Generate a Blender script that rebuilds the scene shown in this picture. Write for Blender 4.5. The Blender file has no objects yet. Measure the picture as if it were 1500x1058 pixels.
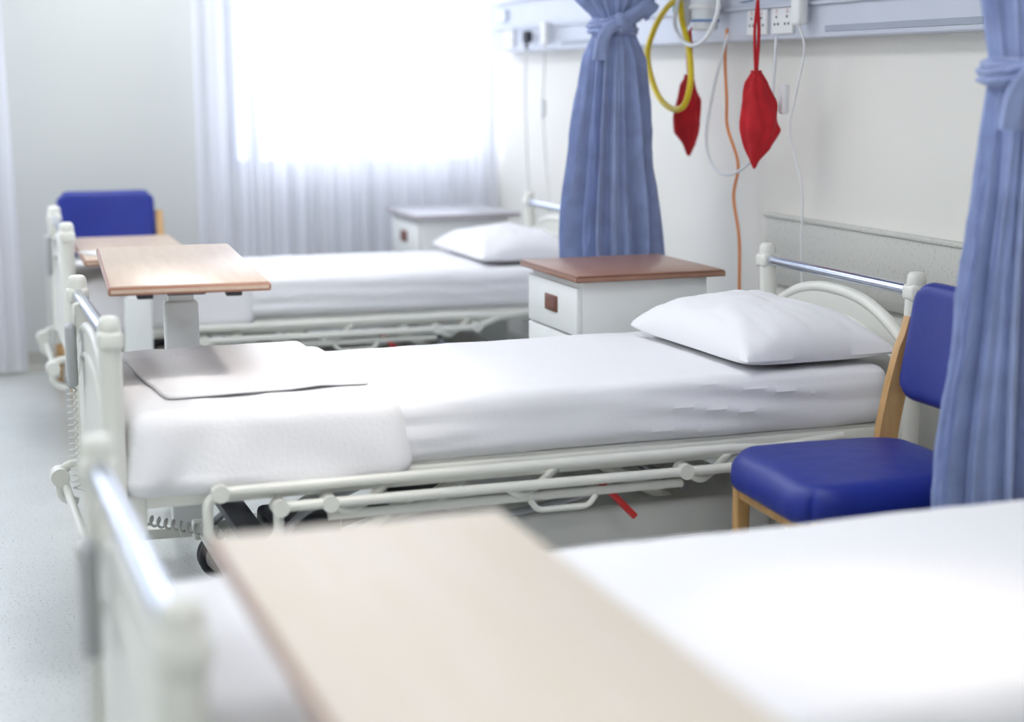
import bpy, bmesh, math, random
from mathutils import Vector, Matrix, noise
random.seed(7)
S=bpy.context.scene
PI=math.pi
# ------------------------------------------------------------------ materials
def mat(name,col,rough=.5,metal=0,bump=0,bscale=200,var=0,vscale=5,col2=None,spec=.5,sheen=0,coat=0,stretch=None,speck=None,trans=0):
    m=bpy.data.materials.new(name);m.use_nodes=True
    nt=m.node_tree;N=nt.nodes;L=nt.links;b=N['Principled BSDF']
    b.inputs['Base Color'].default_value=(*col,1);b.inputs['Roughness'].default_value=rough
    b.inputs['Metallic'].default_value=metal;b.inputs['Specular IOR Level'].default_value=spec
    if sheen:b.inputs['Sheen Weight'].default_value=sheen
    if coat:b.inputs['Coat Weight'].default_value=coat
    if trans:b.inputs['Transmission Weight'].default_value=trans
    tc=N.new('ShaderNodeTexCoord');mp=N.new('ShaderNodeMapping');L.new(tc.outputs['Object'],mp.inputs[0])
    if stretch:mp.inputs['Scale'].default_value=stretch
    last=None
    if var or col2:
        n=N.new('ShaderNodeTexNoise');n.inputs['Scale'].default_value=vscale;n.inputs['Detail'].default_value=5
        L.new(mp.outputs[0],n.inputs[0])
        r=N.new('ShaderNodeValToRGB');r.color_ramp.elements[0].position=.35;r.color_ramp.elements[1].position=.65
        c2=col2 if col2 else tuple(c*(1-var) for c in col)
        r.color_ramp.elements[0].color=(*c2,1);r.color_ramp.elements[1].color=(*col,1)
        L.new(n.outputs['Fac'],r.inputs[0]);last=r.outputs[0]
    if speck:
        n=N.new('ShaderNodeTexNoise');n.inputs['Scale'].default_value=speck[0];n.inputs['Detail'].default_value=2
        L.new(tc.outputs['Object'],n.inputs[0])
        r=N.new('ShaderNodeValToRGB');r.color_ramp.elements[0].position=speck[1];r.color_ramp.elements[1].position=speck[1]+.03
        r.color_ramp.elements[0].color=(0,0,0,1);r.color_ramp.elements[1].color=(1,1,1,1)
        mx=N.new('ShaderNodeMix');mx.data_type='RGBA';L.new(n.outputs['Fac'],r.inputs[0]);L.new(r.outputs[0],mx.inputs[0])
        if last:L.new(last,mx.inputs[6])
        else:mx.inputs[6].default_value=(*col,1)
        mx.inputs[7].default_value=(*speck[2],1);last=mx.outputs[2]
    if last:L.new(last,b.inputs['Base Color'])
    if bump:
        n=N.new('ShaderNodeTexNoise');n.inputs['Scale'].default_value=bscale;n.inputs['Detail'].default_value=3
        L.new(tc.outputs['Object'],n.inputs[0]);q=N.new('ShaderNodeBump');q.inputs['Strength'].default_value=bump;q.inputs['Distance'].default_value=.01
        L.new(n.outputs['Fac'],q.inputs['Height']);L.new(q.outputs[0],b.inputs['Normal'])
    return m
def emis(name,col,s):
    m=bpy.data.materials.new(name);m.use_nodes=True;N=m.node_tree.nodes;b=N['Principled BSDF']
    b.inputs['Base Color'].default_value=(*col,1);b.inputs['Emission Color'].default_value=(*col,1);b.inputs['Emission Strength'].default_value=s
    return m
M={}
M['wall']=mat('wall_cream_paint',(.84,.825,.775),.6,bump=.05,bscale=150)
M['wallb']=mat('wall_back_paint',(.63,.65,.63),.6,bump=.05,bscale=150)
M['ceil']=mat('ceiling_paint',(.88,.88,.88),.8,bump=.03)
M['floor']=mat('vinyl_floor',(.62,.65,.64),.25,var=.06,vscale=3,speck=(120,.63,(.34,.37,.38)),coat=.25)
M['base']=mat('coved_vinyl',(.50,.50,.45),.4,var=.05)
M['sheet']=mat('white_cotton_sheet',(.865,.86,.89),.85,bump=.08,bscale=60,sheen=.1)
M['blank']=mat('white_cotton_blanket',(.89,.88,.90),.9,bump=.15,bscale=90,sheen=.1)
M['plast']=mat('cream_bed_plastic',(.82,.82,.76),.35,var=.03)
M['metalw']=mat('cream_powder_coat',(.80,.80,.74),.3,var=.04,vscale=8)
M['chrome']=mat('chrome_tube',(.60,.65,.76),.16,metal=1)
M['steel']=mat('dull_steel',(.46,.47,.50),.35,metal=.8,var=.2)
M['dark']=mat('dark_plastic',(.05,.052,.065),.5,var=.2)
M['grey']=mat('grey_plastic',(.44,.45,.46),.5,var=.1)
M['lgrey']=mat('light_grey_cover',(.72,.72,.69),.45,var=.05)
M['red']=mat('red_handle_paint',(.55,.03,.03),.4,var=.1)
M['redf']=mat('red_cotton',(.58,.010,.020),.85,bump=.4,bscale=160,var=.25,vscale=14,sheen=.1)
M['blue']=mat('blue_vinyl',(.007,.024,.27),.45,bump=.12,bscale=260,var=.12,vscale=9)
M['cur']=mat('blue_curtain_cloth',(.31,.385,.655),.9,bump=.25,bscale=120,var=.16,vscale=16,sheen=.35)
M['wood']=mat('beech_wood',(.64,.39,.16),.4,col2=(.53,.30,.11),vscale=6,stretch=(8,8,1))
M['woodtop']=mat('cabinet_wood_laminate',(.37,.20,.135),.3,col2=(.28,.14,.09),vscale=5,stretch=(1,14,1))
M['refltop']=mat('cabinet_top_painted_reflection',(.50,.50,.54),.3,var=.08)  # window's grazing reflection painted as grey over the wooden cabinet top
M['woodedge']=mat('cabinet_wood_edge',(.18,.065,.04),.4,var=.1)
M['tabtop']=mat('table_beech_laminate',(.60,.47,.37),.3,col2=(.54,.41,.31),vscale=4,stretch=(12,1,1))
M['tabedge']=mat('table_edge_band',(.34,.15,.10),.4,var=.1)
M['tabtop3']=mat('table_pale_laminate',(.72,.645,.565),.55,col2=(.69,.61,.50),vscale=4,stretch=(12,1,1))
M['cab']=mat('cabinet_white_paint',(.80,.82,.81),.4,var=.02)
M['trunk']=mat('trunking_grey_blue',(.61,.65,.745),.4,var=.03)
M['trunkd']=mat('trunking_recess',(.36,.40,.48),.5,var=.05)
M['white']=mat('white_plastic',(.84,.85,.86),.35,var=.02)
M['panel']=mat('speckled_bumper_board',(.64,.64,.59),.5,speck=(95,.62,(.50,.50,.45)))
M['yel']=mat('yellow_hose_rubber',(.84,.63,.02),.4,var=.1)
M['ora']=mat('orange_cable_rubber',(.80,.26,.06),.45,var=.1)
M['clear']=mat('milky_tube',(.80,.83,.86),.25,var=.02)
M['green']=mat('green_knob',(.05,.30,.18),.4,var=.1)
M['bluep']=mat('blue_label',(.10,.25,.55),.5,var=.1)
M['frame']=mat('window_frame_paint',(.50,.55,.66),.5,var=.03)
M['lamp']=emis('added_panel_glow',(.94,.965,1),7.8)  # glow for the added ceiling panels that brighten the room
M['lampw']=emis('downlight_diffuser',(1,.9,.78),6)
def sheer(name,col,tr):
    m=bpy.data.materials.new(name);m.use_nodes=True;nt=m.node_tree;N=nt.nodes;L=nt.links
    for n in list(N):N.remove(n)
    o=N.new('ShaderNodeOutputMaterial');t=N.new('ShaderNodeBsdfTransparent');d=N.new('ShaderNodeBsdfDiffuse');l=N.new('ShaderNodeBsdfTranslucent')
    a=N.new('ShaderNodeMixShader');b=N.new('ShaderNodeMixShader')
    tc=N.new('ShaderNodeTexCoord');w=N.new('ShaderNodeTexNoise');w.inputs['Scale'].default_value=12
    mp=N.new('ShaderNodeMapping');mp.inputs['Scale'].default_value=(1.3,0,.015);L.new(tc.outputs['Object'],mp.inputs[0]);L.new(mp.outputs[0],w.inputs[0])
    mr=N.new('ShaderNodeMapRange');mr.inputs['From Min'].default_value=.3;mr.inputs['From Max'].default_value=.7;mr.inputs['To Min'].default_value=tr-.17;mr.inputs['To Max'].default_value=tr+.15;L.new(w.outputs['Fac'],mr.inputs[0])
    for q in (d,l):q.inputs['Color'].default_value=(*col,1)
    a.inputs[0].default_value=.5;L.new(d.outputs[0],a.inputs[1]);L.new(l.outputs[0],a.inputs[2])
    L.new(mr.outputs[0],b.inputs[0]);L.new(a.outputs[0],b.inputs[1]);L.new(t.outputs[0],b.inputs[2]);L.new(b.outputs[0],o.inputs[0])
    return m
M['sheer']=sheer('sheer_voile',(.89,.90,.97),.25)
# ------------------------------------------------------------------ geometry helpers
def empty(name,loc=(0,0,0),rz=0):
    e=bpy.data.objects.new(name,None);e.empty_display_size=.1;S.collection.objects.link(e);e.location=loc;e.rotation_euler=(0,0,rz);return e
def obj(name,bm,m,parent=None,smooth=True,loc=None,rot=None):
    bmesh.ops.recalc_face_normals(bm,faces=bm.faces[:])
    me=bpy.data.meshes.new(name);bm.to_mesh(me);bm.free()
    ms=m if isinstance(m,(list,tuple)) else [m]
    for q in ms:me.materials.append(M[q])
    if smooth:
        for p in me.polygons:p.use_smooth=True
    o=bpy.data.objects.new(name,me);S.collection.objects.link(o)
    if parent:o.parent=parent
    if loc:o.location=loc
    if rot:o.rotation_euler=rot
    if smooth:
        try:
            me.set_sharp_from_angle(angle=math.radians(38))
        except Exception:pass
    return o
def addbox(bm,x0,x1,y0,y1,z0,z1,bev=0,seg=2,mi=0,T=None):
    r=bmesh.ops.create_cube(bm,size=1);vs=r['verts']
    for v in vs:v.co=Vector(((x0+x1)/2+v.co.x*(x1-x0),(y0+y1)/2+v.co.y*(y1-y0),(z0+z1)/2+v.co.z*(z1-z0)))
    fs=set(f for v in vs for f in v.link_faces)
    if bev:
        es=list(set(e for v in vs for e in v.link_edges))
        g=bmesh.ops.bevel(bm,geom=es,offset=bev,segments=seg,profile=.5,affect='EDGES')
        fs=set(f for f in fs if f.is_valid)|set(g['faces'])
        vs=list(set(v for f in fs for v in f.verts))
    for f in fs:f.material_index=mi
    if T:
        for v in vs:v.co=T@v.co
    return vs
def box(name,x0,x1,y0,y1,z0,z1,m,parent=None,bev=.004,seg=2):
    bm=bmesh.new();addbox(bm,x0,x1,y0,y1,z0,z1,bev,seg);return obj(name,bm,m,parent)
def catmull(P,n=8,closed=False):
    P=[Vector(p) for p in P];out=[];k=len(P)
    rng=range(k if closed else k-1)
    for i in rng:
        p0=P[(i-1)%k] if closed or i>0 else P[0];p1=P[i];p2=P[(i+1)%k];p3=P[(i+2)%k] if closed or i+2<k else P[-1]
        for j in range(n):
            t=j/n;out.append(.5*((2*p1)+(p2-p0)*t+(2*p0-5*p1+4*p2-p3)*t*t+(3*p1-p0-3*p2+p3)*t**3))
    if not closed:out.append(P[-1])
    return out
def rnd(P,r=.03,n=5):
    P=[Vector(p) for p in P];out=[P[0]]
    for i in range(1,len(P)-1):
        a,b,c=P[i-1],P[i],P[i+1];d1=(a-b);d2=(c-b);q=min(r,d1.length*.49,d2.length*.49)
        s=b+d1.normalized()*q;e=b+d2.normalized()*q
        for j in range(n+1):
            t=j/n;out.append(s*(1-t)**2+b*2*t*(1-t)+e*t*t)
    out.append(P[-1]);return out
def addtube(bm,P,r,seg=12,closed=False,mi=0,rf=None):
    P=[Vector(p) for p in P];n=len(P);rings=[];up=None
    for i,p in enumerate(P):
        if closed:t=(P[(i+1)%n]-P[i-1])
        else:t=P[min(i+1,n-1)]-P[max(i-1,0)]
        if t.length<1e-9:t=Vector((0,0,1))
        t.normalize()
        if up is None:
            up=Vector((0,0,1)) if abs(t.z)<.9 else Vector((1,0,0))
        a=t.cross(up)
        if a.length<1e-6:a=t.orthogonal()
        a.normalize();b=a.cross(t).normalized();up=b
        rr=r if rf is None else r*rf(i/(n-1))
        rings.append([bm.verts.new(p+(a*math.cos(2*PI*k/seg)+b*math.sin(2*PI*k/seg))*rr) for k in range(seg)])
    m=n if closed else n-1
    for i in range(m):
        A,B=rings[i],rings[(i+1)%n]
        for k in range(seg):
            f=bm.faces.new((A[k],A[(k+1)%seg],B[(k+1)%seg],B[k]));f.material_index=mi
    if not closed:
        for R in (rings[0],rings[-1]):
            f=bm.faces.new(R);f.material_index=mi
def tube(name,P,r,m,parent=None,seg=12,closed=False,rf=None):
    bm=bmesh.new();addtube(bm,P,r,seg,closed,0,rf);return obj(name,bm,m,parent)
def addcyl(bm,a,b,r,seg=24,mi=0,r2=None):
    a=Vector(a);b=Vector(b);addtube(bm,[a,b],r,seg,False,mi,(lambda t:1+(r2/r-1)*t) if r2 else None)
def helix(a,b,R,turns,n=14):
    a=Vector(a);b=Vector(b);d=(b-a);t=d.normalized();u=t.orthogonal().normalized();w=t.cross(u);out=[]
    for i in range(turns*n+1):
        s=i/(turns*n);an=2*PI*i/n;out.append(a+d*s+(u*math.cos(an)+w*math.sin(an))*R)
    return out
def softbox(x0,x1,y0,y1,z0,z1,r,step,fn,corner=0):
    """dense rounded box, fn(p,n)->displaced point"""
    bm=bmesh.new()
    c=Vector(((x0+x1)/2,(y0+y1)/2,(z0+z1)/2));h=Vector(((x1-x0)/2,(y1-y0)/2,(z1-z0)/2))
    n=[max(2,int(round(2*h[i]/step))) for i in range(3)]
    for ax in range(3):
        u,v=(ax+1)%3,(ax+2)%3
        for s in (-1,1):
            g={}
            for i in range(n[u]+1):
                for j in range(n[v]+1):
                    p=Vector((0,0,0));p[ax]=s*h[ax];p[u]=-h[u]+2*h[u]*i/n[u];p[v]=-h[v]+2*h[v]*j/n[v]
                    g[i,j]=bm.verts.new(p)
            for i in range(n[u]):
                for j in range(n[v]):bm.faces.new((g[i,j],g[i+1,j],g[i+1,j+1],g[i,j+1]))
    bmesh.ops.remove_doubles(bm,verts=bm.verts[:],dist=1e-5)
    for v in bm.verts:
        p=v.co.copy();q=Vector([max(-h[i]+r,min(h[i]-r,p[i])) for i in range(3)])
        d=p-q;nn=d.normalized() if d.length>1e-9 else Vector((0,0,1))
        w=c+q+nn*r
        if corner:
            ax,ay=abs(w.x-c.x),abs(w.y-c.y);dx,dy=ax-(h.x-corner),ay-(h.y-corner)
            if dx>0 and dy>0:
                l=math.hypot(dx,dy);m_=max(dx,dy);k=m_/l
                w.x=c.x+math.copysign(h.x-corner+dx*k,w.x-c.x);w.y=c.y+math.copysign(h.y-corner+dy*k,w.y-c.y)
        v.co=fn(w,nn)
    return bm
def nz(x,y,z):return noise.noise(Vector((x,y,z)))
# ------------------------------------------------------------------ ROOM
XW=2.85;YB=8.35;XL=-2.6;YF=-1.6;HC=2.65
def slab(name,x0,x1,y0,y1,z0,z1,m):return box(name,x0,x1,y0,y1,z0,z1,m,None,0)
slab('floor',XL-.1,XW+.1,YF-.1,YB+.15,-.08,0,'floor')
slab('ceiling',XL-.1,XW+.1,YF-.1,YB+.15,HC,HC+.08,'ceil')
slab('wall_right',XW,XW+.1,YF-.1,YB+.15,0,HC,'wall')
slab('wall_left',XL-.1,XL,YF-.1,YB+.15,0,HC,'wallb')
slab('wall_front',XL,XW,YF-.1,YF,0,HC,'wall')
W1=(1.44,2.80,.97,2.38);W2=(-1.9,.12,.97,2.38)
bm=bmesh.new()
for (a,b,c,d) in [(XL,W2[0],0,HC),(W2[1],W1[0],0,HC),(W1[1],XW,0,HC),(W1[0],W1[1],0,W1[2]),(W1[0],W1[1],W1[3],HC),(W2[0],W2[1],0,W2[2]),(W2[0],W2[1],W2[3],HC)]:
    addbox(bm,a,b,YB,YB+.15,c,d)
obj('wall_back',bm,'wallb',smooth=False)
def window(name,W,mull):
    e=empty(name,(0,0,0));x0,x1,z0,z1=W;bm=bmesh.new();y0,y1=YB+.05,YB+.10;t=.045
    addbox(bm,x0,x0+t,y0,y1,z0,z1,.004);addbox(bm,x1-t,x1,y0,y1,z0,z1,.004)
    addbox(bm,x0+t,x1-t,y0,y1,z0,z0+t,.004);addbox(bm,x0+t,x1-t,y0,y1,z1-t,z1,.004)
    for m_ in mull:addbox(bm,m_-.028,m_+.028,y0,y1,z0+t,z1-t,.004)
    obj('frame',bm,'frame',e);box('sill',x0,x1,YB-.0,YB+.05,z0,z0+.02,'frame',e)
    return e
window('window_1',W1,[1.58,2.14]);window('window_2',W2,[-.9])
# coved skirting
def skirt(name,pts):
    bm=bmesh.new();prof=[(0,.10),(.006,.10),(.008,.04),(.02,.015),(.045,.003),(.045,0),(0,0)]
    a,b,nrm=pts;a=Vector(a);b=Vector(b);nrm=Vector(nrm)
    r=[[bm.verts.new(p+nrm*d+Vector((0,0,z))) for d,z in prof] for p in (a,b)]
    k=len(prof)
    for i in range(k):bm.faces.new((r[0][i],r[0][(i+1)%k],r[1][(i+1)%k],r[1][i]))
    bm.faces.new(r[0]);bm.faces.new(r[1]);obj(name,bm,'base',smooth=False)
skirt('baseboard_back',((XL,YB,0),(XW,YB,0),(0,-1,0)));skirt('baseboard_right',((XW,YF,0),(XW,YB,0),(-1,0,0)));skirt('baseboard_left',((XL,YF,0),(XL,YB,0),(1,0,0)))
# sheer curtains
def sheer_curtain(name,x0,x1,y,z0,z1,amp,freq,seed,flare=0):
    e=empty(name,((x0+x1)/2,y,0));bm=bmesh.new();nx=int((x1-x0)/.010);nzs=24;g={}
    for j in range(nzs+1):
        z=z0+(z1-z0)*j/nzs
        for i in range(nx+1):
            s=i/nx;x=x0+(x1-x0)*s+flare*(1-j/nzs)*s
            ph=x*freq+1.8*nz(x*2.2,seed,0)*3+.5*nz(x*3,z*.7,seed)
            yy=amp*math.sin(ph)*(.6+.5*nz(x*4,seed+3,z*.3))+.35*amp*math.sin(ph*2.3+seed)
            g[i,j]=bm.verts.new((x-(x0+x1)/2,yy,z))
    for i in range(nx):
        for j in range(nzs):bm.faces.new((g[i,j],g[i+1,j],g[i+1,j+1],g[i,j+1]))
    obj('voile',bm,'sheer',e)
    bm=bmesh.new();addbox(bm,(x0-x1)/2-.03,(x1-x0)/2,-.015,.015,z1-.002,HC,.003);obj('track',bm,'white',e)
sheer_curtain('sheer_curtain',1.25,2.82,8.22,.03,2.58,.018,62,1.)
sheer_curtain('sheer_curtain',-2.1,.34,8.22,.03,2.58,.028,48,5.,flare=.06)
# glowing ceiling panels, out of view, added to brighten the room
def fill_panel(x,y):
    e=empty('added_ceiling_panel',(x,y,HC));bm=bmesh.new()
    addbox(bm,-.32,.32,-.62,-.60,-.03,0,.002);addbox(bm,-.32,.32,.60,.62,-.03,0,.002);addbox(bm,-.32,-.30,-.6,.6,-.03,0,.002);addbox(bm,.30,.32,-.6,.6,-.03,0,.002)
    obj('trim',bm,'white',e);box('diffuser',-.3,.3,-.6,.6,-.015,-.001,'lamp',e,0)
for x in (-1.3,.95):
    for y in (.2,2.9,5.6,7.4):fill_panel(x,y)
def area(name,loc,rot,sx,sy,power,col):
    l=bpy.data.lights.new(name,'AREA');l.shape='RECTANGLE';l.size=sx;l.size_y=sy;l.energy=power;l.color=col
    o=bpy.data.objects.new(name,l);S.collection.objects.link(o);o.location=loc;o.rotation_euler=rot;return o
area('window_daylight',(2.1,YB+.35,1.70),(-PI/2,0,0),2.2,2.2,33,(.86,.91,1))
area('window_daylight',(-.9,YB+.35,1.70),(-PI/2,0,0),2.6,2.2,42,(.86,.91,1))
def downlight(x,y,tx,ty,tz,power,ang,col=(1,.88,.76)):
    e=empty('ceiling_downlight',(x,y,HC));bm=bmesh.new()
    addtube(bm,[(.07*math.cos(a*PI/16),.07*math.sin(a*PI/16),-.006) for a in range(32)],.01,8,True);obj('ring',bm,'white',e)
    bm=bmesh.new();addcyl(bm,(0,0,-.006),(0,0,-.001),.062);obj('lens',bm,'lampw',e)
    l=bpy.data.lights.new('reading_spot','SPOT');l.energy=power;l.color=col;l.spot_size=ang;l.spot_blend=1;l.shadow_soft_size=.10
    o=bpy.data.objects.new('reading_spot',l);S.collection.objects.link(o);o.parent=e;o.location=(0,0,-.03)
    d=Vector((tx-x,ty-y,tz-HC));o.rotation_euler=d.to_track_quat('-Z','Y').to_euler()
downlight(1.40,3.1,.80,4.32,.65,120,.62,(1,.93,.85))
downlight(1.6,2.2,1.32,1.95,.65,42,.42,(1,.84,.66))
w=bpy.data.worlds.new('world');S.world=w;w.use_nodes=True;bg=w.node_tree.nodes['Background'];bg.inputs[0].default_value=(.86,.91,1,1);bg.inputs[1].default_value=2.0
# ------------------------------------------------------------------ BED
def board(e,x,name,h,zlow,side):
    """end board in plane x; side=+1/-1 outward direction"""
    bm=bmesh.new()
    for s in (-1,1):
        P=rnd([(x,s*.418,zlow),(x,s*.418,h-.14),(x,s*.428,h-.02)],.05)
        addtube(bm,P,.027,16)
        addtube(bm,[(x,s*.428,h-.022+.026*math.sin(t*PI/10)) for t in range(0,6)],.027,16,False,0,lambda t:max(.05,math.sqrt(max(0,1-t*t))))
        addbox(bm,x-.03,x+.03,s*.428-.03,s*.428+.03,h-.075,h-.03,.012,3)
    obj(name+'_posts',bm,'plast',e)
    tube(name+'_handrail',[(x,-.41,h-.05),(x,.41,h-.05)],.0165,'chrome',e,16)
    # arched panel
    def arch(y,c,d):return c-d*(abs(y)/.4)**2.4
    bm=bmesh.new();n=28
    def panel(ylim,zl,c,d,x0,x1,mi=0):
        top=[(-ylim+2*ylim*i/n) for i in range(n+1)]
        ring=[(y,arch(y,c,d)) for y in top]+[(ylim,zl+.03),(ylim-.03,zl),(-ylim+.03,zl),(-ylim,zl+.03)]
        A=[bm.verts.new((x0,y,z)) for y,z in ring];B=[bm.verts.new((x1,y,z)) for y,z in ring];k=len(ring)
        bm.faces.new(A);bm.faces.new(B)
        for i in range(k):bm.faces.new((A[i],A[(i+1)%k],B[(i+1)%k],B[i]))
    panel(.405,zlow+.06,h-.095,.12,x-.012,x+.012)
    for v in (1,):
        P=[(x,-.40+.8*i/n,arch(-.4+.8*i/n,h-.095,.12)) for i in range(n+1)];addtube(bm,P,.018,10)
        P=[(x,-.36+.72*i/n,arch((-.36+.72*i/n)*1.0,h-.165,.13)) for i in range(n+1)]
        for sx in (-1,1):addtube(bm,[(p[0]+sx*.012,p[1],p[2]) for p in P],.007,8)
        addtube(bm,[(x,-.40,zlow+.07),(x,.40,zlow+.07)],.018,10)
    obj(name+'_panel',bm,'plast',e)
def bed(name,x,y,rz,blanket=False,detail=True):
    e=empty(name,(x,y,0),rz);L=2.16
    board(e,0,'footboard',.89,.30,-1);board(e,L,'headboard',.90,.30,1)
    def fn(p,n):
        side=1-abs(n.z)
        a=.0045*nz(p.x*1.6+y,p.y*3,p.z*22)+.003*nz(p.x*7,p.y*7,p.z*9+y)
        if n.z>.5:a=.0030*nz(p.x*3,p.y*3,y)+.002*nz(p.x*11,p.y*9,y)
        # long horizontal tucking creases on sides
        ph=p.z*100+3.0*nz(p.x*1.1,y,0)*3+2.2*p.x
        am=max(0,.55+1.3*nz(p.x*1.7,y+2,p.z*8))
        cr=side*am*(.0034*math.sin(ph)+.0042*max(0,1-2.4*abs(math.sin(ph*.5+1.3*nz(p.x*2.5,y,4)*2))))
        return p+n*(a+cr)
    bm=softbox(.05,2.10,-.425,.425,.480,.645,.045,.012,fn);obj('mattress',bm,'sheet',e)
    if blanket:
        def f2(p,n):
            side=1-abs(n.z)
            t=max(0,(.63-p.z)/.18)
            a=.005*nz(p.x*5,p.y*5,y+2)+.012*side*t*math.sin(p.x*22+7*nz(p.x*3,p.z*3,y))+.006*side*nz(p.x*9,p.y*9,p.z*2)+.018*side*t
            if n.z>.5:a+=.004*(1-2*abs(math.sin(p.x*9+p.y*4+4*nz(p.x*2,p.y*2,y))))*.5
            q=p+n*a
            if p.z<.50:q.z+=.016*nz(p.x*4,p.y*4,3)
            if p.x>.6:q.x+=.016*nz(p.y*3,p.z*5,1)
            return q
        bm=softbox(.035,.70,-.440,.440,.440,.658,.045,.012,f2);obj('draped_blanket',bm,'blank',e)
    # deck frame
    bm=bmesh.new()
    for s in (-1,1):addbox(bm,.03,L-.03,s*.40-.02,s*.40+.02,.425,.475,.006)
    for xx in (.05,.7,1.3,2.08):addbox(bm,xx-.02,xx+.02,-.38,.38,.425,.465,.006)
    for s in (-1,1):
        addbox(bm,-.01,.07,s*.40-.025,s*.40+.025,.36,.46,.01);addbox(bm,L-.07,L+.01,s*.40-.025,s*.40+.025,.36,.46,.01)
    addbox(bm,.06,2.10,-.40,.40,.466,.482,.004)
    obj('deck_frame',bm,'metalw',e)
    # side rails (folded down)
    for s in (-1,1):
        Y=s*.462;bm=bmesh.new();r=.0135
        addtube(bm,rnd([(.215,Y,.462),(1.60,Y,.462),(1.70,Y,.452),(1.94,Y-s*.03,.462)],.05),r,12)
        addtube(bm,rnd([(.235,Y,.462),(.205,Y,.44),(.205,Y,.345),(.25,Y,.318),(.335,Y,.318),(.375,Y,.345),(.375,Y,.415)],.035),r*.95,12)
        addtube(bm,rnd([(.36,Y+s*.008,.415),(1.62,Y+s*.008,.412),(1.72,Y,.45)],.04),r,12)
        addtube(bm,[(.50,Y-s*.012,.378),(1.45,Y-s*.012,.378)],r*.9,12)
        for xx in (.235,.378,.50,1.45,1.62):
            z=.462 if xx<.3 else .414
            addcyl(bm,(xx,Y-.024,z),(xx,Y+.024,z),.021,16)
        for xx in (.50,.95,1.45):addtube(bm,rnd([(xx,Y,.415),(xx+.05,Y,.38),(xx+.10,Y-s*.03,.40),(xx+.16,Y-s*.045,.44)],.03),.011,10)
        addtube(bm,rnd([(1.02,Y+s*.004,.372),(1.04,Y+s*.004,.345),(1.18,Y+s*.004,.345),(1.20,Y+s*.004,.372)],.015),.008,8)
        addtube(bm,rnd([(.36,Y,.33),(.50,Y,.30),(.62,Y-s*.02,.345),(.70,Y-s*.03,.40)],.05),.012,10)
        obj('side_rail_near' if s<0 else 'side_rail_far',bm,'metalw',e)
    # brake / CPR levers
    bm=bmesh.new();addtube(bm,[(1.215,-.44,.405),(1.315,-.455,.300)],.0095,10);addtube(bm,[(1.35,.44,.405),(1.43,.46,.315)],.0095,10);obj('red_release_lever',bm,'red',e)
    # lifting base
    bm=bmesh.new()
    for s in (-1,1):
        addbox(bm,.28,1.92,s*.33-.025,s*.33+.025,.13,.185,.008)
        for (a,b) in (((.50,.17),(.95,.43)),((1.70,.17),(1.25,.43))):
            addtube(bm,[(a[0],s*.27,a[1]),(b[0],s*.27,b[1])],.018,8)
    for xx in (.32,1.1,1.88):addbox(bm,xx-.025,xx+.025,-.33,.33,.135,.18,.006)
    obj('base_frame',bm,'metalw',e)
    bm=bmesh.new();addbox(bm,1.02,1.78,-.34,.34,.19,.30,.02,3);addbox(bm,.98,1.82,-.35,.35,.185,.20,.006);obj('base_cover',bm,'lgrey',e)
    bm=bmesh.new();addbox(bm,.42,.62,-.09,.09,.19,.28,.015);addcyl(bm,(.62,0,.24),(1.0,0,.36),.028,16);addbox(bm,.68,.90,.16,.30,.30,.38,.01)
    addcyl(bm,(.30,.2,.30),(.62,.2,.34),.022,12);addbox(bm,.33,.40,-.30,.30,.25,.275,.004);obj('actuators',bm,'dark',e)
    bm=bmesh.new()
    for s in (-1,1):addtube(bm,rnd([(.32,s*.30,.17),(.48,s*.22,.33),(.70,s*.22,.41)],.05),.012,10)
    addcyl(bm,(.7,-.3,.36),(.7,.3,.36),.012,12);addcyl(bm,(1.5,-.36,.34),(1.5,.36,.34),.012,12)
    addtube(bm,rnd([(.55,-.36,.30),(.80,-.36,.33),(1.0,-.36,.31),(1.3,-.36,.36)],.05),.010,8);obj('linkage',bm,'steel',e)
    # casters
    bm=bmesh.new()
    for xx in (.36,1.84):
        for s in (-1,1):
            yy=s*.36
            for w_ in (-.017,.017):
                P=[(xx+.054*math.cos(a*PI/14),yy+w_,.066+.054*math.sin(a*PI/14)) for a in range(28)];addtube(bm,P,.0115,10,True,0)
                addcyl(bm,(xx,yy+w_-.006,.066),(xx,yy+w_+.006,.066),.047,24,1)
            addcyl(bm,(xx,yy-.03,.066),(xx,yy+.03,.066),.012,12,2)
            addbox(bm,xx-.03,xx+.05,yy-.03,yy-.026,.06,.135,.0,1,1);addbox(bm,xx-.03,xx+.05,yy+.026,yy+.03,.06,.135,.0,1,1)
            addbox(bm,xx-.035,xx+.052,yy-.032,yy+.032,.125,.14,.004,2,1);addcyl(bm,(xx+.01,yy,.135),(xx+.01,yy,.165),.02,16,2)
    obj('casters',bm,['dark','lgrey','steel'],e)
    # corner bumpers at the foot
    bm=bmesh.new()
    for s in (-1,1):
        addtube(bm,rnd([(.03,s*.40,.36),(-.055,s*.40,.36),(-.075,s*.40,.33),(-.075,s*.40,.27),(-.03,s*.40,.25)],.02),.014,10)
        addcyl(bm,(-.075,s*.40-.03,.33),(-.075,s*.40+.03,.33),.026,16)
    addtube(bm,[(-.06,-.40,.30),(-.06,.40,.30)],.012,10)
    obj('foot_bumpers',bm,'plast',e)
    # handset with curly lead on outside of the footboard
    bm=bmesh.new();addbox(bm,-.055,-.028,.17,.235,.62,.79,.012,3);obj('handset',bm,'grey',e)
    tube('handset_hook',rnd([(-.03,.20,.76),(-.03,.20,.84),(0,.20,.845)],.01),.005,'plast',e,8)
    tube('handset_lead',helix((-.045,.20,.62),(-.045,.22,.34),.011,16)+[Vector((-.02,.2,.33)),Vector((.03,.2,.40))],.003,'lgrey',e,6)
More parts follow.
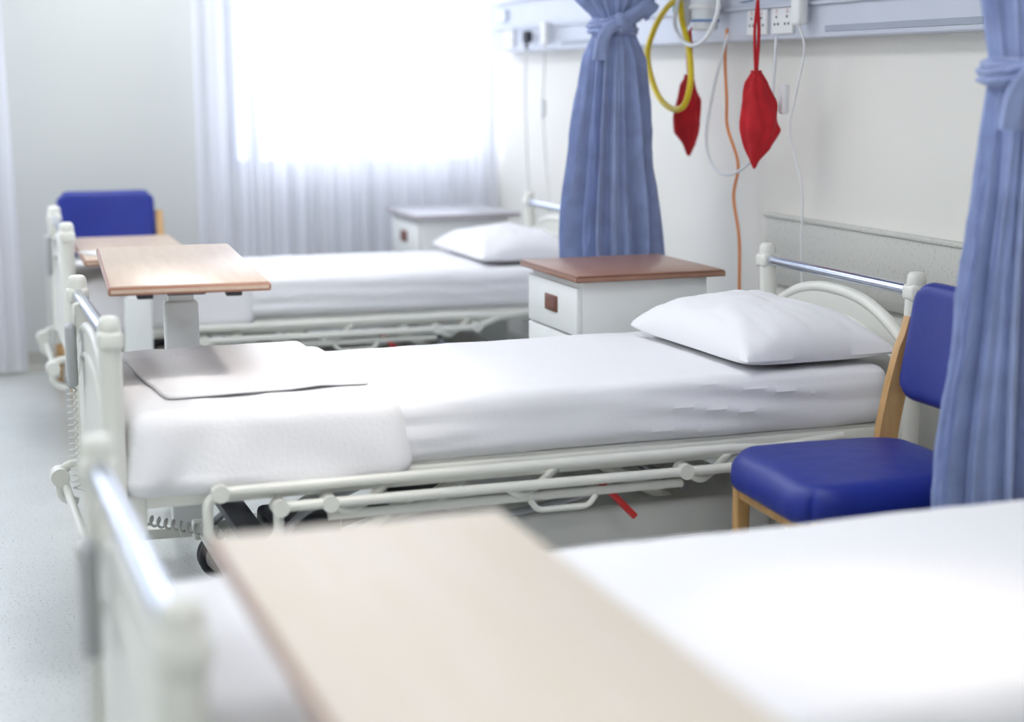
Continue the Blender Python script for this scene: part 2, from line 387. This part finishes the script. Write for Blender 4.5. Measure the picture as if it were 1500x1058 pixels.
    tube('curly_lead',helix((.10,.30,.22),(.33,.10,.20),.013,13),.004,'lgrey',e,6)
    return e
bed('hospital_bed',.37,4.272,-.001,True)
bed('hospital_bed',.487,6.886,-.017,True)
bed('hospital_bed',.221,2.118,.005,True)
# folded top layer on the beds
def folded(name,cx,cy,z,lx,ly,rz,th=.014,seed=0):
    def f(p,n):
        q=p.copy();a=.0015*nz(p.x*6,p.y*6,seed)+.001*nz(p.x*18,p.y*18,seed)
        q+=n*a;q.x+=.02*nz(p.y*3,seed,0);q.y+=.02*nz(p.x*3,seed,4)
        q.z+=.003*max(0,1-2.2*abs(math.sin(p.x*7+p.y*3+seed)))+.002*max(0,1-2.5*abs(math.sin(p.y*8-p.x*5+seed*2)));return q
    bm=softbox(-lx/2,lx/2,-ly/2,ly/2,0,th,th*.45,.012,f,.02);return obj(name,bm,'blank',None,True,(cx,cy,z),(0,0,rz))
folded('folded_blanket',.745,4.335,.6615,.52,.70,.06,.012,3.3)
folded('folded_blanket',1.02,6.93,.667,.22,.70,.05,.012,8.)
# ------------------------------------------------------------------ PILLOWS
def pillow(x,y,z,lx,ly,h,rz,seed):
    bm=bmesh.new();n=54;g={}
    for s in (1,-1):
        for i in range(n+1):
            for j in range(n+1):
                u=-1+2*i/n;v=-1+2*j/n
                u=math.sin(u*PI/2)*.45+u*.55;v=math.sin(v*PI/2)*.45+v*.55
                k=(max(0,1-abs(u)**2.2)**.45)*(max(0,1-abs(v)**2.6)**.45)
                px=lx/2*u*(1-.09*(1-v*v)*abs(u)**3);py=ly/2*v*(1-.07*(1-u*u)*abs(v)**3)
                wr=.014*nz(px*8,py*8,seed)+.012*abs(nz(px*16+3,py*6,seed+1))-.010*max(0,abs(u*v)-.15)*math.sin(16*math.atan2(v,u))
                zz=(h*.76*k+wr*k**.5) if s>0 else -h*.15*k**.6
                zz+= .006*(abs(u*v))**3
                key=(i,j,s) if 0<i<n and 0<j<n else (i,j,0)
                if key not in g:g[key]=bm.verts.new((px,py,h*.15+.004+zz))
    for s in (1,-1):
        for i in range(n):
            for j in range(n):
                q=[]
                for a,b in ((i,j),(i+1,j),(i+1,j+1),(i,j+1)):
                    q.append(g[(a,b,s) if 0<a<n and 0<b<n else (a,b,0)])
                bm.faces.new(q)
    return obj('pillow',bm,'sheet',None,True,(x,y,z),(0,0,rz))
pillow(2.24,4.215,.649,.47,.73,.165,.03,1.)
pillow(2.39,6.86,.649,.46,.74,.14,.0,4.)
# ------------------------------------------------------------------ BEDSIDE CABINETS
def cabinet(x,y,h,top='woodtop'):
    e=empty('bedside_cabinet',(x,y,0));D=.524;Wd=.53
    bm=bmesh.new();addbox(bm,0,D,0,Wd,h-.022,h-.004,.003,2,1);addbox(bm,.004,D-.004,.004,Wd-.004,h-.006,h,.002,2,0);obj('laminate_top',bm,[top,'woodedge'],e)
    x0,x1,y0,y1=.035,D-.05,.035,Wd-.035
    bm=bmesh.new();addbox(bm,x0,x1,y0,y1,.09,h-.022,.004);obj('carcass',bm,'cab',e)
    bm=bmesh.new();addbox(bm,x0-.018,x0,y0+.004,y1-.004,h-.20,h-.045,.004)
    addbox(bm,x0-.018,x0,y0+.004,y1-.004,.11,h-.208,.004);obj('drawer_and_door_fronts',bm,'cab',e)
    cy=(y0+y1)/2
    bm=bmesh.new();addbox(bm,x0-.024,x0-.012,cy-.055,cy+.055,h-.145,h-.090,.004,2,0);addbox(bm,x0-.026,x0-.022,cy-.042,cy+.042,h-.135,h-.100,.001,1,1)
    addbox(bm,x0-.024,x0-.012,cy-.055,cy+.055,h-.36,h-.305,.004,2,0);addbox(bm,x0-.026,x0-.022,cy-.042,cy+.042,h-.35,h-.315,.001,1,1)
    obj('recessed_pulls',bm,['woodedge','dark'],e)
    bm=bmesh.new();addtube(bm,rnd([(x1+.002,y0+.06,h-.10),(x1+.035,y0+.06,h-.10),(x1+.035,y0+.30,h-.10),(x1+.002,y0+.30,h-.10)],.02),.007,8)
    addbox(bm,D-.02,D+.03,-.005,.03,h-.155,h-.135,.004);addbox(bm,D-.055,D-.015,.02,.04,h-.16,h-.13,.004);obj('towel_rail',bm,'steel',e)
    bm=bmesh.new()
    for a in (x0+.05,x1-.05):
        for b in (y0+.05,y1-.05):
            addcyl(bm,(a,b-.012,.028),(a,b+.012,.028),.028,20);addbox(bm,a-.02,a+.02,b-.016,b+.016,.04,.092,.004)
    obj('casters',bm,'dark',e)
cabinet(1.906,4.79,.811);cabinet(2.14,7.42,.79,'refltop')
# ------------------------------------------------------------------ OVERBED TABLES
def table(loc,rz,lx,ly,z,colx,coly,top,low=.03,thick=.024,ext=1):
    """loc=centre of top; column at local (colx,coly)"""
    e=empty('overbed_table',(loc[0],loc[1],0),rz)
    bm=bmesh.new();addbox(bm,-lx/2,lx/2,-ly/2,ly/2,z-thick,z-.003,.006,3,1);addbox(bm,-lx/2+.006,lx/2-.006,-ly/2+.006,ly/2-.006,z-.006,z,.002,2,0)
    obj('table_top',bm,[top,'tabedge'],e)
    bm=bmesh.new();addbox(bm,-.05,.05,-ly/2+.14,ly/2-.12,z-thick-.022,z-thick,.005);
    for q in (-1,1):addbox(bm,-.02+q*.11-.0,.02+q*.11,-ly/2+.03,-ly/2+.07,z-thick-.014,z-thick,.003)
    obj('top_bracket',bm,'dark',e)
    bm=bmesh.new();addbox(bm,colx-.05,colx+.05,coly-.03,coly+.03,.10,z-thick-.12,.008,3);addbox(bm,colx-.038,colx+.038,coly-.02,coly+.02,z-.45,z-thick-.02,.006,2)
    obj('column',bm,'cab',e)
    bm=bmesh.new();addbox(bm,colx-.03,colx+.03,coly-.03,coly+.60*ext,.07,.105,.008) if ext>0 else addbox(bm,colx-.03,colx+.03,coly-.60,coly+.03,.07,.105,.008)
    yy0,yy1=(coly,coly+.55) if ext>0 else (coly-.55,coly)
    for b in (yy0,yy1):
        addbox(bm,colx-.20,colx+.20,b-.02,b+.02,.065,.10,.008)
        for a in (-.17,.17):addcyl(bm,(colx+a,b-.012,.03),(colx+a,b+.012,.03),.03,18)
    obj('base',bm,'metalw',e)
table((.628,4.58),-.067,.40,1.0,.93,.03,.29,'tabtop')
table((.74,6.68),-.02,.42,.92,.77,-.02,-.42,'tabtop')
table((.505,1.57),.0,.395,.94,.86,0,-.60,'tabtop3')
# paper on far table
bm=bmesh.new()
for k in range(3):addbox(bm,-.10+k*.004,.10,-.14,.14-k*.004,.0012*k,.0012*k+.001)
obj('paper_sheets',bm,'white',None,False,(.66,6.42,.771),(0,0,.35))
# ------------------------------------------------------------------ CHAIRS
def chair(x,y,rz):
    e=empty('visitor_chair',(x,y,0),rz)   # faces local -y
    def seatf(p,n):
        q=p.copy();
        if n.z>.3:q.z+=.012*(1-(p.x/.25)**2)*(1-((p.y)/.27)**2)
        q.z-=.02*max(0,(-p.y-.17)/.1)**2
        return q+n*.001*nz(p.x*20,p.y*20,0)
    bm=softbox(-.245,.245,-.27,.24,.415,.505,.038,.013,seatf,.10);obj('seat_cushion',bm,'blue',e)
    def backf(p,n):
        q=p.copy();q.y+=.05*((p.x/.24)**2)*-.6
        return q
    bm=softbox(-.225,.225,-.03,.03,-.155,.155,.028,.011,backf)
    # round corners in xz
    for v in bm.verts:
        ax,az=abs(v.co.x),abs(v.co.z);c=.06;dx,dz=ax-(.225-c),az-(.155-c)
        if dx>0 and dz>0:
            l=math.hypot(dx,dz);m_=max(dx,dz)
            if l>0:
                k=m_/l;v.co.x=math.copysign(.225-c+dx*k,v.co.x);v.co.z=math.copysign(.155-c+dz*k,v.co.z)
    obj('back_cushion',bm,'blue',e,True,(0,.285,.755),(-.16,0,0))
    bm=bmesh.new()
    for s in (-1,1):
        X=s*.245
        # curved rear leg + back post, flat timber section
        P=catmull([(X,.33,0),(X,.25,.22),(X,.205,.44),(X,.222,.60),(X,.275,.81)],7)
        vs=[]
        for i,p in enumerate(P):
            t=P[min(i+1,len(P)-1)]-P[max(i-1,0)];t.normalize();nrm=Vector((0,t.z,-t.y));wd=.027 if i<len(P)-3 else .022
            vs.append([bm.verts.new(p+nrm*a*wd+Vector((b*.015,0,0))) for a,b in ((-1,-1),(1,-1),(1,1),(-1,1))])
        for i in range(len(vs)-1):
            for k in range(4):bm.faces.new((vs[i][k],vs[i][(k+1)%4],vs[i+1][(k+1)%4],vs[i+1][k]))
        bm.faces.new(vs[0]);bm.faces.new(vs[-1])
        addbox(bm,X*.9-.016,X*.9+.016,-.235,-.195,0,.42,.008,3)
        addbox(bm,X*.95-.011,X*.95+.011,-.20,.22,.365,.413,.005)
        addbox(bm,X*.95-.010,X*.95+.010,-.20,.25,.17,.20,.005)
    addbox(bm,-.23,.23,-.228,-.205,.37,.413,.004);addbox(bm,-.25,.25,.195,.217,.37,.413,.004);addbox(bm,-.25,.25,.262,.280,.66,.70,.004)
    obj('beech_frame',bm,'wood',e)
chair(2.11,3.42,-PI/2-.06)
chair(.775,7.68,.0)
# ------------------------------------------------------------------ PRIVACY CURTAINS
def interp(T,z):
    for i in range(len(T)-1):
        if T[i][0]<=z<=T[i+1][0]:
            t=(z-T[i][0])/(T[i+1][0]-T[i][0]);t=t*t*(3-2*t) if abs(T[i+1][1]-T[i][1])>.04 else t;return T[i][1]*(1-t)+T[i+1][1]*t
    return T[0][1] if z<T[0][0] else T[-1][1]
def curtain(x,y,W,ztie,seed,lean=0,zb=.10):
    e=empty('privacy_curtain',(x,y,0));bm=bmesh.new();n=340;m=120;rings=[];zt=2.585
    rs=random.Random(seed);fr=[(7,1.),(11,.9),(16,.6),(25,.3)];ph=[rs.uniform(0,6.28) for _ in fr]
    for j in range(m+1):
        z=zb+(zt-zb)*j/m;hw=interp(W,z);dt=abs(z-ztie)
        am=.10+.24*min(1,dt/.30);R=[]
        for i in range(n):
            th=2*PI*i/n
            c_,s__=math.cos(th),math.sin(th)
            tw=.8*nz(c_*1.4+seed,s__*1.4,z*1.1)
            a=0
            for (f_,w_),p_ in zip(fr,ph):
                s_=math.sin(f_*th+p_+tw*3);a+=w_*(1-2*abs(s_)**.8)*.5*(1+.8*nz(c_*2,s__*2,f_+z*.8))
            k=1+am*a*.62+.12*nz(c_*2+seed,s__*2,z*1.4)
            R.append(bm.verts.new((c_*hw*k+lean*(ztie-z),s__*(hw*.50+.03)*k,z)))
        rings.append(R)
    for j in range(m):
        for i in range(n):bm.faces.new((rings[j][i],rings[j][(i+1)%n],rings[j+1][(i+1)%n],rings[j+1][i]))
    o=obj('gathered_cloth',bm,'cur',e)
    # tie sash: pleated cloth band, knot, and tails
    h=interp(W,ztie);bm=bmesh.new()
    def band(dz,til,hh,off):
        n=120;m=14;g=[]
        for j in range(m+1):
            v=-1+2*j/m;R=[]
            for i in range(n):
                th=2*PI*i/n;c_=math.cos(th);s_=math.sin(th)
                d=off*math.sqrt(max(0,1-v*v))+.0045*math.sin(v*9+3*nz(c_*2,s_*2,seed))+.004*nz(c_*5,s_*5,v*3)
                R.append(bm.verts.new((c_*(h+d),s_*(h*.5+.03+d),ztie+dz+v*hh*(1+.25*nz(c_*2,s_*2,seed+5))+til*c_)))
            g.append(R)
        for j in range(m):
            for i in range(n):bm.faces.new((g[j][i],g[j][(i+1)%n],g[j+1][(i+1)%n],g[j+1][i]))
    band(.006,.022,.030,.030);band(-.012,-.012,.022,.022)
    def tail(P,r0,fl,th):
        P=catmull(P,8);n=18;rings=[]
        for i,p in enumerate(P):
            t=i/(len(P)-1);R=[]
            for k in range(n):
                a=2*PI*k/n;w_=r0*(1+fl*t)*math.cos(a)*(1+.12*math.sin(5*a+t*4));d_=th*math.sin(a)*(1+.25*math.sin(4*a))
                T_=(P[min(i+1,len(P)-1)]-P[max(i-1,0)]).normalized();side=T_.cross(Vector((0,-1,0))).normalized()
                R.append(bm.verts.new(p+side*w_+Vector((0,-1,0))*d_))
            rings.append(R)
        for A,B in zip(rings,rings[1:]):
            for k in range(n):bm.faces.new((A[k],A[(k+1)%n],B[(k+1)%n],B[k]))
        bm.faces.new(rings[0]);bm.faces.new(rings[-1])
    yk=-h*.5-.055
    tail([(-.01,yk,ztie),(-h*.7,yk+.0,ztie-.015),(-h*1.1,yk+.01,ztie-.06),(-h*1.2,yk+.015,ztie-.13)],.018,.7,.012)
    tail([(.0,yk,ztie+.012),(h*.7,yk-.005,ztie+.035),(h*1.3,yk,ztie+.06),(h*1.75,yk+.01,ztie+.035)],.020,.8,.014)
    r=bmesh.ops.create_icosphere(bm,subdivisions=4,radius=1)
    for v in r['verts']:
        c0=v.co.copy();k=1+.18*nz(c0.x*2.2+seed,c0.y*2.2,c0.z*2.2)+.07*math.sin(c0.z*11+c0.x*4)
        v.co=Vector((-.004+c0.x*.033*k,yk+.004+c0.y*.024*k,ztie+.003+c0.z*.036*k))
    obj('tie_sash',bm,'cur',e)
    bm=bmesh.new();addbox(bm,-1.9,.45 if x+.45<XW else XW-x-.01,-.012,.012,2.60,2.625,.003)
    for k in range(9):
        xx=-.28+k*.07;addcyl(bm,(xx,0,2.575),(xx,0,2.605),.004,8)
    for k in (-1.7,-.8,.1):addcyl(bm,(k,0,2.62),(k,0,HC),.008,8)
    obj('ceiling_track',bm,'white',e)
curtain(2.37,5.60,[(.1,.235),(.8,.195),(1.22,.150),(1.47,.117),(1.62,.068),(1.73,.155),(2.0,.24),(2.6,.32)],1.62,3)
curtain(2.225,3.0,[(.1,.21),(.53,.165),(.97,.125),(1.30,.092),(1.45,.072),(1.60,.105),(2.0,.2),(2.6,.30)],1.45,8)
# ------------------------------------------------------------------ WALL SERVICES
e=empty('headwall_trunking',(XW,0,0))
y0,y1=-1.2,8.06
bm=bmesh.new();addbox(bm,-.10,0,y0,y1,1.554,1.805,.008,3,0);addbox(bm,-.115,-.10,y0,y1,1.66,1.672,.002,1,0);addbox(bm,-.112,-.10,y0,y1,1.790,1.803,.002,1,0)
obj('trunking_body',bm,'trunk',e)
bm=bmesh.new();addbox(bm,-.103,-.098,3.9,4.75,1.572,1.592,.001,1);addbox(bm,-.103,-.098,6.3,7.1,1.572,1.592,.001,1);obj('light_slot',bm,'trunkd',e)
bm=bmesh.new()
def socket(yc,zc,w=.146):
    addbox(bm,-.112,-.10,yc-w/2,yc+w/2,zc-.043,zc+.043,.003,2,0)
    for q in ((-.036,.036) if w>.1 else (0,)):
        for a,b in ((0,.014),(-.012,-.010),(.012,-.010)):addbox(bm,-.1135,-.111,yc+q+a-.004,yc+q+a+.004,zc+b-.004,zc+b+.004,0,1,1)
        addbox(bm,-.115,-.111,yc+q-.006,yc+q+.006,zc+.026,zc+.038,.001,1,2)
for yc in (7.80,5.20,5.02,2.6,2.4):socket(yc,1.615)
for yc in (7.9,):addbox(bm,-.112,-.10,yc-.06,yc+.06,1.70,1.76,.003,2,3)
addbox(bm,-.112,-.10,5.25,5.33,1.69,1.77,.003,2,3)
obj('sockets',bm,['white','dark','redf','bluep'],e)
# plugs
e=empty('power_plug',(XW-.135,7.46,1.618));bm=bmesh.new();addbox(bm,-.02,.018,-.028,.028,-.028,.028,.008,3,0);addcyl(bm,(-.005,0,-.028),(-.005,0,-.055),.010,12);obj('plug_body',bm,'dark',e)
tube('plug_lead',catmull([(-.005,0,-.05),(-.008,.01,-.3),(0,-.01,-.7),(.03,-.03,-1.1),(.03,-.04,-1.56)],10),.0045,'lgrey',e,8)
e=empty('nurse_call_lead',(XW-.13,7.22,1.63));bm=bmesh.new();addbox(bm,-.02,.012,-.03,.03,-.05,.05,.008,3);addbox(bm,-.014,.014,.03,.06,-.39,-.30,.01,3);obj('wall_plug',bm,'white',e)
tube('call_cord',catmull([(-.005,0,-.05),(0,.03,-.2),(0,.045,-.35),(.01,.03,-.6),(0,-.06,-.85),(-.02,-.12,-1.0),(.0,-.14,-1.15)],10),.004,'lgrey',e,8)
# bumper board behind the bed head
e=empty('wall_bumper_board',(XW,0,0))
bm=bmesh.new();addbox(bm,-.022,0,3.05,5.27,.70,.945,.004,2);addbox(bm,-.030,0,3.045,5.275,.935,.950,.003,2);obj('board',bm,'panel',e)
# oxygen flow meter / suction equipment
e=empty('suction_unit',(XW-.178,5.47,1.64))
bm=bmesh.new()
def lathe(bm,prof,c,seg=28,mi=0):
    rs=[[bm.verts.new((c[0]+r*math.cos(2*PI*k/seg),c[1]+r*math.sin(2*PI*k/seg),c[2]+z)) for k in range(seg)] for r,z in prof]
    for a,b in zip(rs,rs[1:]):
        for k in range(seg):
            f=bm.faces.new((a[k],a[(k+1)%seg],b[(k+1)%seg],b[k]));f.material_index=mi
    bm.faces.new(rs[0]).material_index=mi;bm.faces.new(rs[-1]).material_index=mi
lathe(bm,[(.035,0),(.045,.005),(.052,.10),(.054,.18),(.060,.182),(.060,.20),(.02,.215)],(0,0,-.045),28,0)
lathe(bm,[(.056,0),(.058,.004),(.058,.010),(.056,.014)],(0,0,.03),28,1)
lathe(bm,[(.050,0),(.0535,.002),(.0535,.006),(.050,.008)],(0,0,-.015),28,3)
addcyl(bm,(.02,0,.12),(.055,0,.12),.012,12,1);addbox(bm,.045,.058,-.05,.05,.06,.15,.004,2,1)
lathe(bm,[(.012,0),(.02,.01),(.022,.09),(.018,.13),(.01,.14)],(0,.17,-.03),20,0)
lathe(bm,[(.018,0),(.024,.006),(.024,.03),(.018,.036)],(.0,.22,.02),20,2)
addbox(bm,.02,.06,.12,.24,.0,.05,.005,2,1)
obj('jar_and_regulator',bm,['clear','white','green','lgrey'] if False else ['clear','white','green','bluep'],e)
def wallline(name,part,pts,r,m,n=10,seg=10,closed=False):
    e=empty(name,pts[0]);o=Vector(pts[0]);tube(part,[p-o for p in catmull(pts,n,closed)],r,m,e,seg);return e
X=XW-.235
# yellow hose loop
wallline('yellow_hose','hose',[(X+.02,5.60,1.72),(X,5.68,1.68),(X-.01,5.77,1.60),(X-.02,5.80,1.50),(X-.02,5.71,1.37),(X-.02,5.58,1.315),(X-.02,5.47,1.33),(X-.02,5.42,1.42),(X-.01,5.46,1.53),(X+.0,5.54,1.63),(X+.01,5.58,1.70)],.0115,'yel')
X=XW-.25
wallline('suction_tube','tube',[(X,5.52,1.75),(X-.01,5.55,1.62),(X-.02,5.42,1.545),(X-.02,5.28,1.56),(X,5.22,1.66),(X,5.25,1.75)],.008,'clear')
X=XW-.15
wallline('oxygen_tube','tube',[(X+.01,5.36,1.58),(X,5.44,1.40),(X,5.50,1.20),(X,5.42,1.10),(X,5.28,1.09),(X,5.12,1.16),(X,5.02,1.30),(X+.02,5.03,1.45),(X+.03,5.04,1.56)],.0055,'clear')
wallline('orange_cable','cable',[(XW-.118,5.41,1.60),(XW-.12,5.42,1.50),(XW-.12,5.40,1.35),(XW-.11,5.41,1.25),(XW-.10,5.34,1.12),(XW-.10,5.37,1.0),(XW-.09,5.34,.85),(XW-.09,5.33,.66),(XW-.08,5.33,.3),(XW-.08,5.33,.05)],.0055,'ora')
# nurse call handset at bed 2
e=empty('call_handset',(XW-.14,4.85,1.665));bm=bmesh.new();addbox(bm,-.02,.02,-.032,.032,-.07,.09,.014,3,0);addbox(bm,-.023,-.019,-.018,.018,.02,.05,.002,1,1);addbox(bm,-.012,.012,.07,.11,-.36,-.26,.01,3,0)
obj('handset',bm,['white','bluep'],e)
tube('cord',catmull([(0,0,-.07),(.01,-.02,-.15),(.01,.03,-.30),(.01,.06,-.42),(.02,-.01,-.6),(.03,0,-.80),(.03,-.02,-.98),(.05,-.04,-1.1)],10),.004,'white',e,8)
# red drawstring bags
def bag(x,y,ztop,zneck,zbot,prof,rz,seed):
    e=empty('red_drawstring_bag',(x,y,0),rz);bm=bmesh.new();n=64;m=44;rings=[]
    for j in range(m+1):
        t=j/m;z=zneck+(zbot-zneck)*t;l=interp([(a,b) for a,b,c in prof],t);r=interp([(a,c) for a,b,c in prof],t)
        R=[]
        for i in range(n):
            th=2*PI*i/n;c=math.cos(th);s=math.sin(th)
            hw=(l+r)/2;cx=(r-l)/2;k=1+.10*math.sin(7*th+seed+3*nz(th,z*9,seed))*(1-.5*t)+.22*nz(c*1.6+seed,s*1.6,z*16)
            R.append(bm.verts.new((cx+c*hw*k,s*(hw*.42+.004)*k,z)))
        rings.append(R)
    for j in range(m):
        for i in range(n):bm.faces.new((rings[j][i],rings[j][(i+1)%n],rings[j+1][(i+1)%n],rings[j+1][i]))
    bm.faces.new(rings[0]);bm.faces.new(rings[-1]);obj('cloth_bag',bm,'redf',e)
    bm=bmesh.new();addtube(bm,catmull([(0,0,ztop),(.006,0,(ztop+zneck)/2),(0,0,zneck-.01)],6),.006,8);addtube(bm,catmull([(0,0,ztop),(-.008,0,(ztop+zneck)/2+.01),(-.002,0,zneck-.01)],6),.005,8)
    addtube(bm,[(.014*math.cos(a*PI/10),.010*math.sin(a*PI/10),zneck-.004) for a in range(20)],.006,8,True)
    addtube(bm,[(.0,0,ztop-.005),(.02,.06,ztop+.03)],.004,6)
    obj('drawstring',bm,'redf',e)
# prof: (t, left half, right half)
bag(XW-.175,5.60,1.60,1.437,1.14,[(0,.012,.012),(.12,.034,.024),(.3,.045,.042),(.5,.052,.040),(.72,.050,.036),(.86,.024,.028),(1.,.004,.008)],-.45,1.)
bag(XW-.23,4.97,1.68,1.450,1.125,[(0,.014,.014),(.12,.036,.036),(.35,.050,.062),(.6,.050,.085),(.8,.033,.048),(.92,.016,.016),(1.,.004,.004)],-.45,2.)
# ------------------------------------------------------------------ CAMERA
th,ps,ro=.172,.339,.004
R=Vector((math.cos(ps),-math.sin(ps),0));F=Vector((math.sin(ps)*math.cos(th),math.cos(ps)*math.cos(th),-math.sin(th)));U=Vector((math.sin(ps)*math.sin(th),math.cos(ps)*math.sin(th),math.cos(th)))
Rr=R*math.cos(ro)-U*math.sin(ro);Ur=R*math.sin(ro)+U*math.cos(ro)
c=bpy.data.cameras.new('camera');co=bpy.data.objects.new('camera',c);S.collection.objects.link(co)
c.sensor_width=36;c.lens=2405.2/1500*36;c.clip_start=.05
mt=Matrix((Rr,Ur,-F)).transposed().to_4x4();mt.translation=(0,0,1.436);co.matrix_world=mt
c.dof.use_dof=True;c.dof.focus_distance=4.7;c.dof.aperture_fstop=1.35
S.camera=co
S.view_settings.view_transform='Standard';S.view_settings.exposure=.20
